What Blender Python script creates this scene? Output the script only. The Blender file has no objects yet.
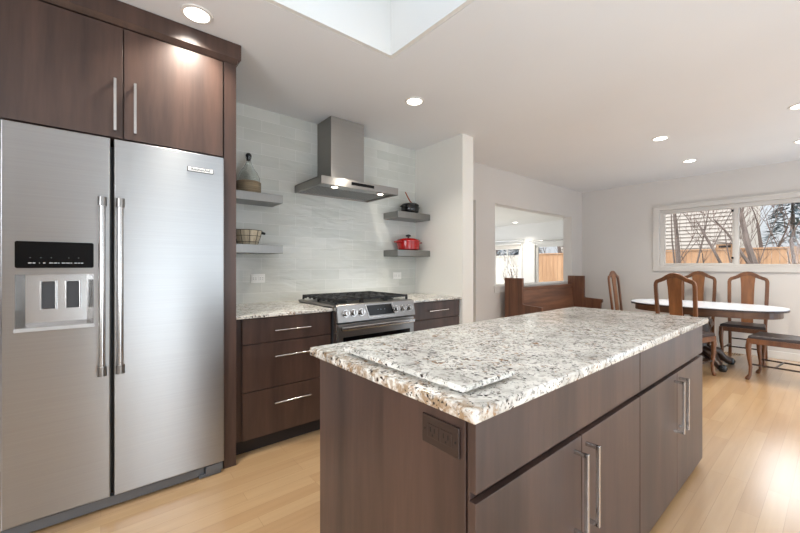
import bpy, bmesh, math, random
from mathutils import Vector, Matrix

random.seed(7)
S = bpy.context.scene
COL = S.collection
PI = math.pi

# ------------------------------------------------------------------ camera
cam = bpy.data.cameras.new('camera')
cam_o = bpy.data.objects.new('camera', cam)
COL.objects.link(cam_o)
cam_o.location = (0, 0, 1.24)
cam_o.rotation_euler = (PI/2, 0, math.radians(50.448) - PI/2)
cam.sensor_width = 36.0
cam.lens = 362.36/800*36.0
cam.shift_y = -0.7/800
cam.clip_start = 0.02
cam.clip_end = 200
S.camera = cam_o

# ------------------------------------------------------------------ world: pale overcast sky, brighter overhead
W = bpy.data.worlds.new('sky')
S.world = W
W.use_nodes = True
nt = W.node_tree
nt.nodes.clear()
tc = nt.nodes.new('ShaderNodeTexCoord')
sp = nt.nodes.new('ShaderNodeSeparateXYZ')
rp = nt.nodes.new('ShaderNodeValToRGB')
bg = nt.nodes.new('ShaderNodeBackground')
wo = nt.nodes.new('ShaderNodeOutputWorld')
rp.color_ramp.elements[0].position = 0.0
rp.color_ramp.elements[0].color = (0.15, 0.155, 0.16, 1)
rp.color_ramp.elements[1].position = 0.75
rp.color_ramp.elements[1].color = (1.0, 1.0, 1.0, 1)
e = rp.color_ramp.elements.new(0.13)
e.color = (0.18, 0.195, 0.21, 1)
e = rp.color_ramp.elements.new(0.26)
e.color = (0.85, 0.87, 0.90, 1)
nt.links.new(tc.outputs['Generated'], sp.inputs[0])
nt.links.new(sp.outputs['Z'], rp.inputs[0])
nt.links.new(rp.outputs[0], bg.inputs['Color'])
bg.inputs['Strength'].default_value = 3.0
nt.links.new(bg.outputs[0], wo.inputs['Surface'])


def area_light(name, loc, target, sx, sy, watts, colour=(1, 1, 1), portal=False):
    l = bpy.data.lights.new(name, 'AREA')
    l.shape = 'RECTANGLE'
    l.size, l.size_y = sx, sy
    l.energy = watts
    l.color = colour
    if portal:
        l.cycles.is_portal = True
    o = bpy.data.objects.new(name, l)
    COL.objects.link(o)
    o.location = loc
    o.rotation_euler = (Vector(target) - Vector(loc)).to_track_quat('-Z', 'Y').to_euler()
    return o


# daylight at patio door and skylight; fill lamps added at unseen openings
area_light('daylight_patio_door', (1.5, -2.72, 1.12), (1.5, 0, 1.12), 2.2, 2.1, 15, (0.86, 0.93, 1.0))
area_light('fill_side_opening', (4.6, -2.72, 1.2), (4.6, 0, 1.2), 2.2, 2.1, 17, (0.82, 0.91, 1.0))  # added lamp outside an invented, unseen window, lifts the room's light
area_light('fill_rear_opening', (-1.75, 0.2, 1.5), (0, 0.2, 1.5), 1.6, 1.2, 46, (0.88, 0.94, 1.0))  # added lamp behind the camera, brightens surfaces facing the rear wall
area_light('daylight_skylight', (0.86, 1.32, 3.25), (0.86, 1.32, 0), 1.15, 1.05, 22, (0.88, 0.95, 1.0))
area_light('fill_sunroom', (6.4, 7.7, 1.3), (6.4, 3, 1.3), 3.0, 1.8, 52, (0.88, 0.94, 1.0))  # added lamp at an unseen opening, brightens the sunroom
# fill lamps added to brighten the ceiling by bounce, standing in for strobes
area_light('bounce_fill_kitchen', (1.0, -1.6, 0.7), (1.0, -0.9, 2.6), 1.8, 1.6, 34, (0.74, 0.88, 1.0))
area_light('bounce_fill_dining', (5.8, -1.8, 0.4), (5.8, -0.9, 2.6), 1.6, 1.4, 22, (0.62, 0.82, 1.0))
area_light('portal_dining_window', (7.16, 0.92, 1.68), (0, 0.92, 1.68), 1.75, 0.8, 1, portal=True)
area_light('portal_sunroom_door', (9.2, 4.6, 0.9), (0, 4.6, 0.9), 1.2, 1.7, 1, portal=True)

DOWNLIGHT_W = 7.0
S.view_settings.view_transform = 'Standard'
S.view_settings.look = 'None'
S.view_settings.gamma = 1.0
S.view_settings.use_curve_mapping = False
S.view_settings.exposure = 0.64
try:
    S.cycles.max_bounces = 10
    S.cycles.diffuse_bounces = 6
    S.cycles.glossy_bounces = 4
    S.cycles.transparent_max_bounces = 16
    S.cycles.sample_clamp_indirect = 6.0
    S.cycles.caustics_reflective = False
    S.cycles.caustics_refractive = False
    S.cycles.use_denoising = True
except Exception:
    pass


# ------------------------------------------------------------------ materials
def srgb(r, g, b):
    def f(c):
        c /= 255.0
        return c/12.92 if c <= 0.04045 else ((c + 0.055)/1.055)**2.4
    return (f(r), f(g), f(b), 1)


class NM:
    """small node-material builder"""
    def __init__(s, name):
        s.m = bpy.data.materials.new(name)
        s.m.use_nodes = True
        s.t = s.m.node_tree
        s.t.nodes.clear()
        s.out = s.n('ShaderNodeOutputMaterial')
        s.b = s.n('ShaderNodeBsdfPrincipled')
        s.l(s.b.outputs[0], s.out.inputs[0])
        s._co = None

    def n(s, kind, **kw):
        x = s.t.nodes.new(kind)
        for k, v in kw.items():
            setattr(x, k, v)
        return x

    def l(s, a, b):
        s.t.links.new(a, b)

    def set(s, **kw):
        for k, v in kw.items():
            s.b.inputs[k.replace('_', ' ')].default_value = v
        return s

    def co(s, scale=(1, 1, 1), swap=None):
        c = s.n('ShaderNodeTexCoord')
        o = c.outputs['Object']
        if swap:
            sep = s.n('ShaderNodeSeparateXYZ')
            com = s.n('ShaderNodeCombineXYZ')
            s.l(o, sep.inputs[0])
            for i, ax in enumerate(swap):
                if ax in 'XYZ':
                    s.l(sep.outputs[ax], com.inputs[i])
            o = com.outputs[0]
        mp = s.n('ShaderNodeMapping')
        mp.inputs['Scale'].default_value = scale
        s.l(o, mp.inputs[0])
        return mp.outputs[0]

    def noise(s, vec, scale, detail=3, rough=0.5, dist=0.0):
        x = s.n('ShaderNodeTexNoise')
        x.inputs['Scale'].default_value = scale
        x.inputs['Detail'].default_value = detail
        x.inputs['Roughness'].default_value = rough
        x.inputs['Distortion'].default_value = dist
        s.l(vec, x.inputs['Vector'])
        return x.outputs['Fac']

    def ramp(s, fac, stops):
        r = s.n('ShaderNodeValToRGB')
        els = r.color_ramp.elements
        els[0].position, els[0].color = stops[0]
        els[1].position, els[1].color = stops[-1]
        for p, c in stops[1:-1]:
            e = els.new(p)
            e.color = c
        s.l(fac, r.inputs[0])
        return r.outputs[0]

    def mix(s, fac, a, b, mode='MIX'):
        x = s.n('ShaderNodeMix', data_type='RGBA', blend_type=mode)
        for sock, v in ((x.inputs[0], fac), (x.inputs[6], a), (x.inputs[7], b)):
            if hasattr(v, 'is_output'):
                s.l(v, sock)
            else:
                sock.default_value = v
        return x.outputs[2]

    def bump(s, h, strength=0.2, dist=0.01):
        x = s.n('ShaderNodeBump')
        x.inputs['Strength'].default_value = strength
        x.inputs['Distance'].default_value = dist
        s.l(h, x.inputs['Height'])
        s.l(x.outputs[0], s.b.inputs['Normal'])

    def col(s, sock):
        s.l(sock, s.b.inputs['Base Color'])


def plain(name, c, rough=0.5, metal=0.0, **kw):
    k = NM(name).set(Base_Color=c, Roughness=rough, Metallic=metal, **kw)
    return k.m


def paint(name, c, rough=0.6):
    k = NM(name).set(Roughness=rough)
    n = k.noise(k.co(), 1.3, 2)
    k.col(k.ramp(n, [(0.3, tuple(x*0.97 for x in c[:3]) + (1,)), (0.7, c)]))
    k.bump(k.noise(k.co(), 180, 2), 0.04, 0.002)
    return k.m


def wood(name, dark, light, rough=0.4, scale=(14, 14, 0.9), fine=60, bump=0.05, coat=0.0):
    k = NM(name).set(Roughness=rough, Coat_Weight=coat, Coat_Roughness=0.25)
    v = k.co(scale)
    a = k.noise(v, 1.0, 4, 0.55, 0.4)
    b = k.noise(k.co(tuple(x*fine/14 for x in scale)), 1.0, 3, 0.6)
    c1 = k.ramp(a, [(0.3, dark), (0.72, light)])
    c2 = k.ramp(b, [(0.35, (0.82, 0.82, 0.82, 1)), (0.65, (1, 1, 1, 1))])
    k.col(k.mix(1.0, c1, c2, 'MULTIPLY'))
    k.bump(b, bump, 0.002)
    return k.m


def steel(name, c=(0.60, 0.59, 0.575, 1), rough=0.27, brush=(3, 3, 420), strength=0.05, aniso=0.0):
    k = NM(name).set(Metallic=1.0, Roughness=rough)
    n = k.noise(k.co(brush), 1.0, 2)
    k.col(k.ramp(n, [(0.3, tuple(x*0.94 for x in c[:3]) + (1,)), (0.7, c)]))
    k.bump(n, strength, 0.002)
    if aniso:
        tg = k.n('ShaderNodeTangent', direction_type='RADIAL', axis='Z')
        k.l(tg.outputs[0], k.b.inputs['Tangent'])
        k.set(Anisotropic=aniso, Anisotropic_Rotation=0.25)
    return k.m


def granite(name):
    k = NM(name).set(Roughness=0.20)
    v = k.co()
    big = k.noise(v, 9, 4, 0.6, 0.6)
    base = k.ramp(big, [(0.30, srgb(176, 172, 164)), (0.48, srgb(214, 211, 203)), (0.66, srgb(232, 229, 221)), (0.8, srgb(212, 198, 172))])
    grey = k.noise(v, 55, 4, 0.65, 0.5)
    c = k.mix(k.ramp(grey, [(0.53, (0, 0, 0, 1)), (0.62, (0.75, 0.75, 0.75, 1))]), base, srgb(122, 118, 112))
    # rusty flecks
    rust = k.noise(v, 38, 3, 0.6, 0.8)
    rz = k.noise(v, 5.5, 2)
    rm = k.n('ShaderNodeMath', operation='MULTIPLY')
    k.l(k.ramp(rust, [(0.57, (0, 0, 0, 1)), (0.64, (1, 1, 1, 1))]), rm.inputs[0])
    k.l(k.ramp(rz, [(0.42, (0, 0, 0, 1)), (0.60, (1, 1, 1, 1))]), rm.inputs[1])
    c = k.mix(rm.outputs[0], c, srgb(154, 118, 82))
    # an iron-stained band at one end of the long slab
    sx_ = k.n('ShaderNodeSeparateXYZ')
    k.l(v, sx_.inputs[0])
    mr = k.n('ShaderNodeMapRange')
    mr.inputs['From Min'].default_value = -1.05
    mr.inputs['From Max'].default_value = -1.145
    k.l(sx_.outputs['X'], mr.inputs['Value'])
    bm_ = k.n('ShaderNodeMath', operation='MULTIPLY')
    k.l(mr.outputs[0], bm_.inputs[0])
    k.l(k.ramp(k.noise(v, 30, 3, 0.6, 0.5), [(0.40, (0, 0, 0, 1)), (0.60, (0.85, 0.85, 0.85, 1))]), bm_.inputs[1])
    c = k.mix(bm_.outputs[0], c, srgb(134, 102, 62))
    # dark mineral flecks of two sizes
    for sc, lo, hi, colr in ((48, 0.20, 0.24, srgb(52, 36, 30)), (90, 0.22, 0.26, srgb(44, 40, 38))):
        vo = k.n('ShaderNodeTexVoronoi')
        vo.inputs['Scale'].default_value = sc
        warp = k.n('ShaderNodeVectorMath', operation='ADD')
        wn = k.n('ShaderNodeTexNoise')
        wn.inputs['Scale'].default_value = sc*1.4
        wsc = k.n('ShaderNodeVectorMath', operation='SCALE')
        wsc.inputs['Scale'].default_value = 0.016
        k.l(v, wn.inputs['Vector'])
        k.l(wn.outputs['Color'], wsc.inputs[0])
        k.l(v, warp.inputs[0])
        k.l(wsc.outputs[0], warp.inputs[1])
        k.l(warp.outputs[0], vo.inputs['Vector'])
        zone = k.noise(v, sc*0.22, 2)
        fm = k.n('ShaderNodeMath', operation='MULTIPLY')
        k.l(k.ramp(vo.outputs['Distance'], [(lo, (1, 1, 1, 1)), (hi + 0.1, (0, 0, 0, 1))]), fm.inputs[0])
        k.l(k.ramp(zone, [(0.46, (0, 0, 0, 1)), (0.54, (1, 1, 1, 1))]), fm.inputs[1])
        c = k.mix(fm.outputs[0], c, colr)
    k.col(c)
    return k.m


def tile_mat(name):
    k = NM(name).set(Roughness=0.17, Coat_Weight=0.15, Coat_Roughness=0.06)
    v = k.co((1, 1, 1), 'XZ_')
    br = k.n('ShaderNodeTexBrick')
    br.offset, br.offset_frequency, br.squash = 0.5, 2, 1.0
    for n_, val in (('Scale', 1.0), ('Mortar Size', 0.0016), ('Mortar Smooth', 0.1), ('Brick Width', 0.31), ('Row Height', 0.1005), ('Bias', 0.0)):
        br.inputs[n_].default_value = val
    br.inputs['Color1'].default_value = srgb(202, 204, 198)
    br.inputs['Color2'].default_value = srgb(214, 215, 210)
    br.inputs['Mortar'].default_value = srgb(228, 228, 224)
    k.l(v, br.inputs['Vector'])
    cl = k.noise(k.co((3, 3, 9)), 1.0, 3)
    k.col(k.mix(1.0, br.outputs['Color'], k.ramp(cl, [(0.3, (0.92, 0.93, 0.92, 1)), (0.7, (1, 1, 1, 1))]), 'MULTIPLY'))
    # hand-made glaze: soft waves, each joint slightly sunk
    wv = k.noise(k.co((5, 5, 22)), 1.0, 2, 0.4, 0.6)
    mm = k.n('ShaderNodeMath', operation='MULTIPLY_ADD')
    k.l(br.outputs['Fac'], mm.inputs[0])
    mm.inputs[1].default_value = -0.12
    k.l(wv, mm.inputs[2])
    k.bump(mm.outputs[0], 0.42, 0.012)
    return k.m


def plank_mat(name):
    k = NM(name).set(Roughness=0.32, Coat_Weight=1.0, Coat_Roughness=0.19, Coat_IOR=2.2)
    v = k.co()
    br = k.n('ShaderNodeTexBrick')
    br.offset, br.offset_frequency = 0.37, 3
    for n_, val in (('Scale', 1.0), ('Mortar Size', 0.0009), ('Mortar Smooth', 0.3), ('Brick Width', 0.95), ('Row Height', 0.083), ('Bias', -0.1)):
        br.inputs[n_].default_value = val
    br.inputs['Color1'].default_value = srgb(191, 154, 112)
    br.inputs['Color2'].default_value = srgb(207, 174, 132)
    br.inputs['Mortar'].default_value = srgb(168, 130, 90)
    k.l(v, br.inputs['Vector'])
    g = k.noise(k.co((1.6, 26, 1)), 1.0, 4, 0.6, 0.5)
    c = k.mix(1.0, br.outputs['Color'], k.ramp(g, [(0.3, (0.88, 0.86, 0.83, 1)), (0.7, (1, 1, 1, 1))]), 'MULTIPLY')
    k.col(c)
    k.bump(br.outputs['Fac'], -0.15, 0.002)
    return k.m


def pane_mat(name, tint=(1, 1, 1, 1)):
    m = bpy.data.materials.new(name)
    m.use_nodes = True
    t = m.node_tree
    t.nodes.clear()
    o = t.nodes.new('ShaderNodeOutputMaterial')
    mx = t.nodes.new('ShaderNodeMixShader')
    tr = t.nodes.new('ShaderNodeBsdfTransparent')
    gl = t.nodes.new('ShaderNodeBsdfGlossy')
    fr = t.nodes.new('ShaderNodeFresnel')
    fr.inputs['IOR'].default_value = 1.2
    tr.inputs['Color'].default_value = tint
    gl.inputs['Roughness'].default_value = 0.02
    t.links.new(fr.outputs[0], mx.inputs[0])
    t.links.new(tr.outputs[0], mx.inputs[1])
    t.links.new(gl.outputs[0], mx.inputs[2])
    t.links.new(mx.outputs[0], o.inputs[0])
    return m


def emit(name, c, strength):
    k = NM(name).set(Base_Color=(0.9, 0.9, 0.9, 1), Emission_Color=c, Emission_Strength=strength)
    return k.m


M = dict(
    wall=paint('wall_paint', srgb(208, 204, 200)),
    kitchen_wall=paint('kitchen_wall_paint', srgb(228, 225, 218)),
    ceiling=paint('ceiling_paint', srgb(224, 225, 227), 0.8),
    white=paint('white_paint', srgb(222, 220, 216), 0.4),
    casing=paint('casing_paint', srgb(206, 202, 197), 0.45),
    skypane=pane_mat('skylight_pane', (0.40, 0.43, 0.46, 1)),
    sunroom=paint('sunroom_paint', srgb(220, 219, 216)),
    tile=tile_mat('glazed_tile'),
    floor=plank_mat('maple_planks'),
    cab=wood('dark_stained_wood', srgb(52, 37, 32), srgb(84, 62, 53), 0.40, (9, 9, 0.8), 70, 0.04, 0.06),
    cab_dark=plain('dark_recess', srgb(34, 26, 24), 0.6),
    steel=steel('brushed_steel', (0.32, 0.31, 0.30, 1), 0.3),
    fsteel=steel('refrigerator_steel', (0.39, 0.39, 0.39, 1), 0.33, (2, 2, 240), 0.05, 0.8),
    bar=steel('handle_steel', (0.56, 0.55, 0.54, 1), 0.24, (40, 40, 40), 0.02),
    hsteel=steel('hood_steel', (0.32, 0.30, 0.28, 1), 0.34, (3, 3, 260), 0.05, 1.0),
    shelf=steel('shelf_steel', (0.27, 0.265, 0.255, 1), 0.36, (300, 3, 3), 0.06),
    granite=granite('speckled_granite'),
    black=plain('black_plastic', srgb(18, 18, 19), 0.25),
    glassblack=plain('black_glass', srgb(7, 7, 8), 0.12, 0.0, IOR=1.3),
    iron=plain('cast_iron', srgb(26, 26, 27), 0.5),
    grey=plain('grey_plastic', srgb(92, 94, 97), 0.45),
    dkgrey=plain('dark_grey_plastic', srgb(48, 49, 52), 0.45),
    outlet=plain('white_plastic', srgb(238, 238, 235), 0.35),
    brown_plate=plain('bronze_plate', srgb(48, 34, 28), 0.4),
    slot=plain('slot_black', srgb(20, 16, 14), 0.6),
    print=plain('print_white', srgb(200, 205, 208), 0.5),
    oak=wood('oak_chair_wood', srgb(84, 50, 28), srgb(126, 80, 46), 0.38, (16, 16, 1.5), 70, 0.05, 0.2),
    splat=wood('oak_splat_wood', srgb(112, 68, 36), srgb(152, 100, 58), 0.38, (16, 16, 1.5), 70, 0.05, 0.1),
    darkoak=wood('dark_chair_wood', srgb(40, 26, 20), srgb(64, 43, 32), 0.4, (16, 16, 1.5), 70, 0.05, 0.2),
    pew=wood('walnut_pew_wood', srgb(80, 48, 32), srgb(126, 82, 56), 0.36, (18, 18, 1.3), 70, 0.05, 0.2),
    pewh=wood('walnut_pew_board', srgb(84, 52, 36), srgb(136, 92, 66), 0.36, (1.2, 14, 14), 70, 0.05, 0.2),
    apron=wood('table_apron_wood', srgb(70, 42, 24), srgb(118, 78, 44), 0.4, (3, 3, 14), 60, 0.05, 0.2),
    tabletop=plain('white_tabletop', srgb(222, 228, 238), 0.18),
    seat=plain('dark_leather', srgb(52, 43, 42), 0.42),
    red=plain('red_enamel', srgb(158, 10, 10), 0.25, 0.0, Coat_Weight=0.25),
    blackpot=plain('black_enamel', srgb(10, 10, 10), 0.22),
    copper=plain('copper_handle', srgb(170, 96, 70), 0.35),
    rope=wood('woven_rope', srgb(120, 104, 82), srgb(166, 148, 120), 0.8, (6, 6, 90), 80, 0.5),
    slat=wood('basket_slats', srgb(200, 184, 156), srgb(224, 210, 186), 0.6, (20, 20, 2), 60, 0.1),
    lens=emit('lamp_lens', (1.0, 0.95, 0.88, 1), 5.0),
    hoodlens=emit('hood_lamp_lens', (1.0, 0.90, 0.76, 1), 4.0),
    display=plain('display_digits', srgb(70, 80, 86), 0.4),
    pane=pane_mat('window_pane'),
    fence=wood('cedar_fence', srgb(172, 132, 100), srgb(202, 164, 130), 0.8, (5, 5, 0.6), 60, 0.1),
    palefence=wood('pale_fence', srgb(206, 200, 190), srgb(226, 222, 214), 0.8, (5, 5, 0.6), 60, 0.1),
    siding=paint('cream_siding', srgb(172, 166, 159)),
    roofing=plain('roof_shingle', srgb(96, 90, 86), 0.8),
    bark=wood('grey_bark', srgb(84, 74, 70), srgb(126, 114, 108), 0.9, (10, 10, 2), 40, 0.4),
    twig=plain('brown_twig', srgb(104, 88, 82), 0.9),
    needles=wood('evergreen_needles', srgb(84, 98, 104), srgb(124, 138, 148), 0.9, (3, 3, 3), 40, 0.1),
    grass=wood('winter_grass', srgb(110, 106, 74), srgb(140, 132, 96), 0.9, (4, 4, 4), 60, 0.1),
    shade=plain('roller_shade_cloth', srgb(206, 200, 192), 0.8),
    register=plain('beige_register', srgb(178, 150, 116), 0.5),
)


def clear_glass():
    k = NM('clear_glass').set(Base_Color=(0.93, 0.96, 0.95, 1), Roughness=0.02, IOR=1.45)
    k.b.inputs['Transmission Weight'].default_value = 1.0
    return k.m


M['glass'] = clear_glass()

# ------------------------------------------------------------------ mesh helpers
ROOT = {}


def B():
    return bmesh.new()


def box(bm, x0, x1, y0, y1, z0, z1, bev=0.0, seg=2):
    r = bmesh.ops.create_cube(bm, size=1.0)
    vs = r['verts']
    for v in vs:
        v.co = Vector(((x0 + x1)/2 + v.co.x*(x1 - x0), (y0 + y1)/2 + v.co.y*(y1 - y0), (z0 + z1)/2 + v.co.z*(z1 - z0)))
    if bev > 0:
        es = list({e for v in vs for e in v.link_edges})
        bmesh.ops.bevel(bm, geom=es, offset=bev, segments=seg, profile=0.5, affect='EDGES')
    return bm


def prism(bm, pts, axis, a, b):
    """polygon pts (2D) extruded along axis from a to b. axis 'X': pts=(y,z); 'Y': (x,z); 'Z': (x,y)"""
    def mk(p, t):
        return {'X': (t, p[0], p[1]), 'Y': (p[0], t, p[1]), 'Z': (p[0], p[1], t)}[axis]
    lo = [bm.verts.new(mk(p, a)) for p in pts]
    hi = [bm.verts.new(mk(p, b)) for p in pts]
    n = len(pts)
    bm.faces.new(lo)
    bm.faces.new(hi[::-1])
    for i in range(n):
        bm.faces.new((lo[i], hi[i], hi[(i + 1) % n], lo[(i + 1) % n]))
    return bm


def tube(bm, pts, rad, n=8, cap=True):
    pts = [Vector(p) for p in pts]
    if not hasattr(rad, '__len__'):
        rad = [rad]*len(pts)
    rings = []
    ref = None
    for i, p in enumerate(pts):
        t = (pts[min(i + 1, len(pts) - 1)] - pts[max(i - 1, 0)]).normalized()
        if ref is None:
            ref = Vector((0, 0, 1)) if abs(t.z) < 0.9 else Vector((1, 0, 0))
        u = (ref - t*ref.dot(t))
        if u.length < 1e-4:
            u = t.orthogonal()
        u.normalize()
        ref = u
        w = t.cross(u)
        rings.append([bm.verts.new(p + (u*math.cos(2*PI*k/n) + w*math.sin(2*PI*k/n))*rad[i]) for k in range(n)])
    for a, b in zip(rings, rings[1:]):
        for k in range(n):
            bm.faces.new((a[k], a[(k + 1) % n], b[(k + 1) % n], b[k]))
    if cap:
        bm.faces.new(rings[0][::-1])
        bm.faces.new(rings[-1])
    return bm


def sweep(bm, pts, sizes, D):
    """rectangular section: half-size a across the path, b along the fixed depth vector D"""
    pts = [Vector(p) for p in pts]
    D = Vector(D).normalized()
    if not isinstance(sizes, list):
        sizes = [sizes]*len(pts)
    rings = []
    for i, p in enumerate(pts):
        t = (pts[min(i + 1, len(pts) - 1)] - pts[max(i - 1, 0)]).normalized()
        u = t.cross(D).normalized()
        d = u.cross(t).normalized()
        a, b = sizes[i]
        c = min(a, b)*0.35
        prof = [(-a + c, -b), (a - c, -b), (a, -b + c), (a, b - c), (a - c, b), (-a + c, b), (-a, b - c), (-a, -b + c)]
        rings.append([bm.verts.new(p + u*x + d*y) for x, y in prof])
    for r0, r1 in zip(rings, rings[1:]):
        for k in range(8):
            bm.faces.new((r0[k], r0[(k + 1) % 8], r1[(k + 1) % 8], r1[k]))
    bm.faces.new(rings[0][::-1])
    bm.faces.new(rings[-1])
    return bm


def lathe(bm, prof, c=(0, 0, 0), n=28, axis='Z', sx=1.0, sy=1.0):
    c = Vector(c)
    rings = []
    for r, h in prof:
        ring = []
        for k in range(n):
            a = 2*PI*k/n
            x, y = r*math.cos(a)*sx, r*math.sin(a)*sy
            p = {'Z': (x, y, h), 'Y': (x, h, y), 'X': (h, x, y)}[axis]
            ring.append(bm.verts.new(c + Vector(p)))
        rings.append(ring)
    for a, b in zip(rings, rings[1:]):
        for k in range(n):
            bm.faces.new((a[k], a[(k + 1) % n], b[(k + 1) % n], b[k]))
    if prof[0][0] > 1e-5:
        bm.faces.new(rings[0][::-1])
    if prof[-1][0] > 1e-5:
        bm.faces.new(rings[-1])
    return bm


def obj(name, bm, mat, parent=None, smooth=False, sharp=40):
    bmesh.ops.remove_doubles(bm, verts=bm.verts, dist=1e-6)
    bmesh.ops.recalc_face_normals(bm, faces=bm.faces)
    if parent is None:
        xs = [v.co for v in bm.verts]
        off = Vector(((min(p.x for p in xs) + max(p.x for p in xs))/2, (min(p.y for p in xs) + max(p.y for p in xs))/2, min(p.z for p in xs)))
    else:
        off = ROOT.get(parent.name, Vector((0, 0, 0)))
    bmesh.ops.translate(bm, verts=bm.verts, vec=-off)
    me = bpy.data.meshes.new(name)
    bm.to_mesh(me)
    bm.free()
    me.materials.append(mat)
    o = bpy.data.objects.new(name, me)
    COL.objects.link(o)
    if parent is None:
        o.location = off
        ROOT[o.name] = off
    else:
        o.parent = parent
        ROOT[o.name] = off
    if smooth:
        me.shade_smooth()
        try:
            me.set_sharp_from_angle(angle=math.radians(sharp))
        except Exception:
            pass
    return o


def tag(o, label, cat, group=None, kind=None):
    o['label'] = label
    o['category'] = cat
    if group:
        o['group'] = group
    if kind:
        o['kind'] = kind
    return o


def thing(name, label, cat, loc=(0, 0, 0), group=None):
    o = bpy.data.objects.new(name, None)
    o.empty_display_size = 0.1
    COL.objects.link(o)
    o.location = loc
    ROOT[o.name] = Vector(loc)
    return tag(o, label, cat, group)


def struct(name, bm, mat, parent=None, label=None):
    """setting pieces keep world coordinates"""
    bmesh.ops.recalc_face_normals(bm, faces=bm.faces)
    me = bpy.data.meshes.new(name)
    bm.to_mesh(me)
    bm.free()
    me.materials.append(mat)
    o = bpy.data.objects.new(name, me)
    COL.objects.link(o)
    if parent:
        o.parent = parent
    else:
        o['kind'] = 'structure'
    ROOT[o.name] = Vector((0, 0, 0))
    return o


def dup(o, parent=None):
    c = o.copy()
    COL.objects.link(c)
    if parent is not None:
        c.parent = parent
    for ch in list(o.children):
        if ch.type == 'LIGHT':
            l = ch.copy()
            COL.objects.link(l)
            l.parent = c
        else:
            dup(ch, c)
    return c


def frect(x, y, w, h, r, n=6):
    """rounded rectangle outline"""
    pts = []
    for cx, cy, a0 in ((x + w - r, y + h - r, 0), (x + r, y + h - r, 90), (x + r, y + r, 180), (x + w - r, y + r, 270)):
        for k in range(n + 1):
            a = math.radians(a0 + 90*k/n)
            pts.append((cx + r*math.cos(a), cy + r*math.sin(a)))
    return pts


# ------------------------------------------------------------------ the room
CZ = 2.61           # ceiling height
TW = 3.22           # tile wall
DW = 3.07           # dining side wall
FX = 6.97           # far wall
RX = 2.89           # return wall

struct('floor', box(B(), -1.6, FX + 0.12, -2.6, TW + 0.15, -0.12, 0.0), M['floor'])

# ceiling slab with the skylight opening
SKX0, SKX1, SKY0, SKY1 = 0.25, 1.46, 0.75, 1.86
bm = B()
t = 0.03
box(bm, -1.75, SKX0 - t, -2.75, 3.4, CZ, CZ + 0.2)
box(bm, SKX1 + t, FX + 0.14, -2.75, 3.23, CZ, CZ + 0.2)
box(bm, SKX0 - t, SKX1 + t, -2.75, SKY0 - t, CZ, CZ + 0.2)
box(bm, SKX0 - t, SKX1 + t, SKY1 + t, 3.4, CZ, CZ + 0.2)
struct('ceiling', bm, M['ceiling'])
bm = B()
t = 0.028
box(bm, SKX0 - t, SKX0, SKY0 - t, SKY1 + t, CZ + 0.001, CZ + 0.62)
box(bm, SKX1, SKX1 + t, SKY0 - t, SKY1 + t, CZ + 0.001, CZ + 0.62)
box(bm, SKX0, SKX1, SKY0 - t, SKY0, CZ + 0.001, CZ + 0.62)
box(bm, SKX0, SKX1, SKY1, SKY1 + t, CZ + 0.001, CZ + 0.62)
sk = struct('window_1', bm, M['white'])
struct('pane', box(B(), SKX0, SKX1, SKY0, SKY1, CZ + 0.56, CZ + 0.57), M['skypane'], sk)

# kitchen back wall: painted core and the tiled face
struct('wall_back', box(B(), -1.75, RX + 0.17, TW, TW + 0.15, -0.1, CZ), M['kitchen_wall'])
struct('wall_back_tile', box(B(), 0.655, RX, TW - 0.008, TW, 0.70, CZ), M['tile'])
# stub wall that closes the kitchen run
struct('wall_return', box(B(), RX, RX + 0.174, 2.482, TW, 0, CZ), M['kitchen_wall'])
# dining side wall: doorway, solid piece, pass-through
PX0, PX1, PZ0, PZ1 = 4.263, 6.548, 0.965, 2.118
bm = B()
box(bm, RX + 0.174, 3.841, DW, DW + 0.15, 2.114, CZ)
box(bm, 3.841, PX0, DW, DW + 0.15, 0, CZ)
box(bm, PX0, PX1, DW, DW + 0.15, PZ1, CZ)
box(bm, PX0, PX1, DW, DW + 0.15, 0, PZ0 - 0.03)
box(bm, PX1, FX, DW, DW + 0.15, 0, CZ)
struct('wall_left', bm, M['wall'])
bm = B()
box(bm, PX0 - 0.04, PX1 + 0.03, DW - 0.035, DW + 0.17, PZ0 - 0.03, PZ0, 0.006)
box(bm, PX0 - 0.02, PX1 + 0.02, DW - 0.015, DW, PZ0 - 0.105, PZ0 - 0.03, 0.004)
struct('trim_1', bm, M['white'])

# far wall with the long window
WY0, WY1, WZ0, WZ1 = -0.10, 1.850, 1.235, 2.130
bm = B()
box(bm, FX, FX + 0.14, WY1, DW + 0.15, 0, CZ)
box(bm, FX, FX + 0.14, -2.6, WY0, 0, CZ)
box(bm, FX, FX + 0.14, WY0, WY1, 0, WZ0)
box(bm, FX, FX + 0.14, WY0, WY1, WZ1, CZ)
struct('wall_far', bm, M['wall'])
bm = B()
cw = 0.076
for a in ((WY1, WY1 + cw + 0.01, WZ0 - cw - 0.007, WZ1 + cw), (WY0 - cw - 0.01, WY0, WZ0 - cw - 0.007, WZ1 + cw),
          (WY0, WY1, WZ1, WZ1 + cw), (WY0, WY1, WZ0 - cw - 0.007, WZ0)):
    box(bm, FX - 0.022, FX, a[0], a[1], a[2], a[3], 0.004)
box(bm, FX - 0.034, FX - 0.018, WY0 - cw - 0.01, WY1 + cw + 0.01, WZ1 + cw - 0.02, WZ1 + cw, 0.003)
win = struct('window_2', bm, M['casing'])
bm = B()
fy = 0.045
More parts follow.
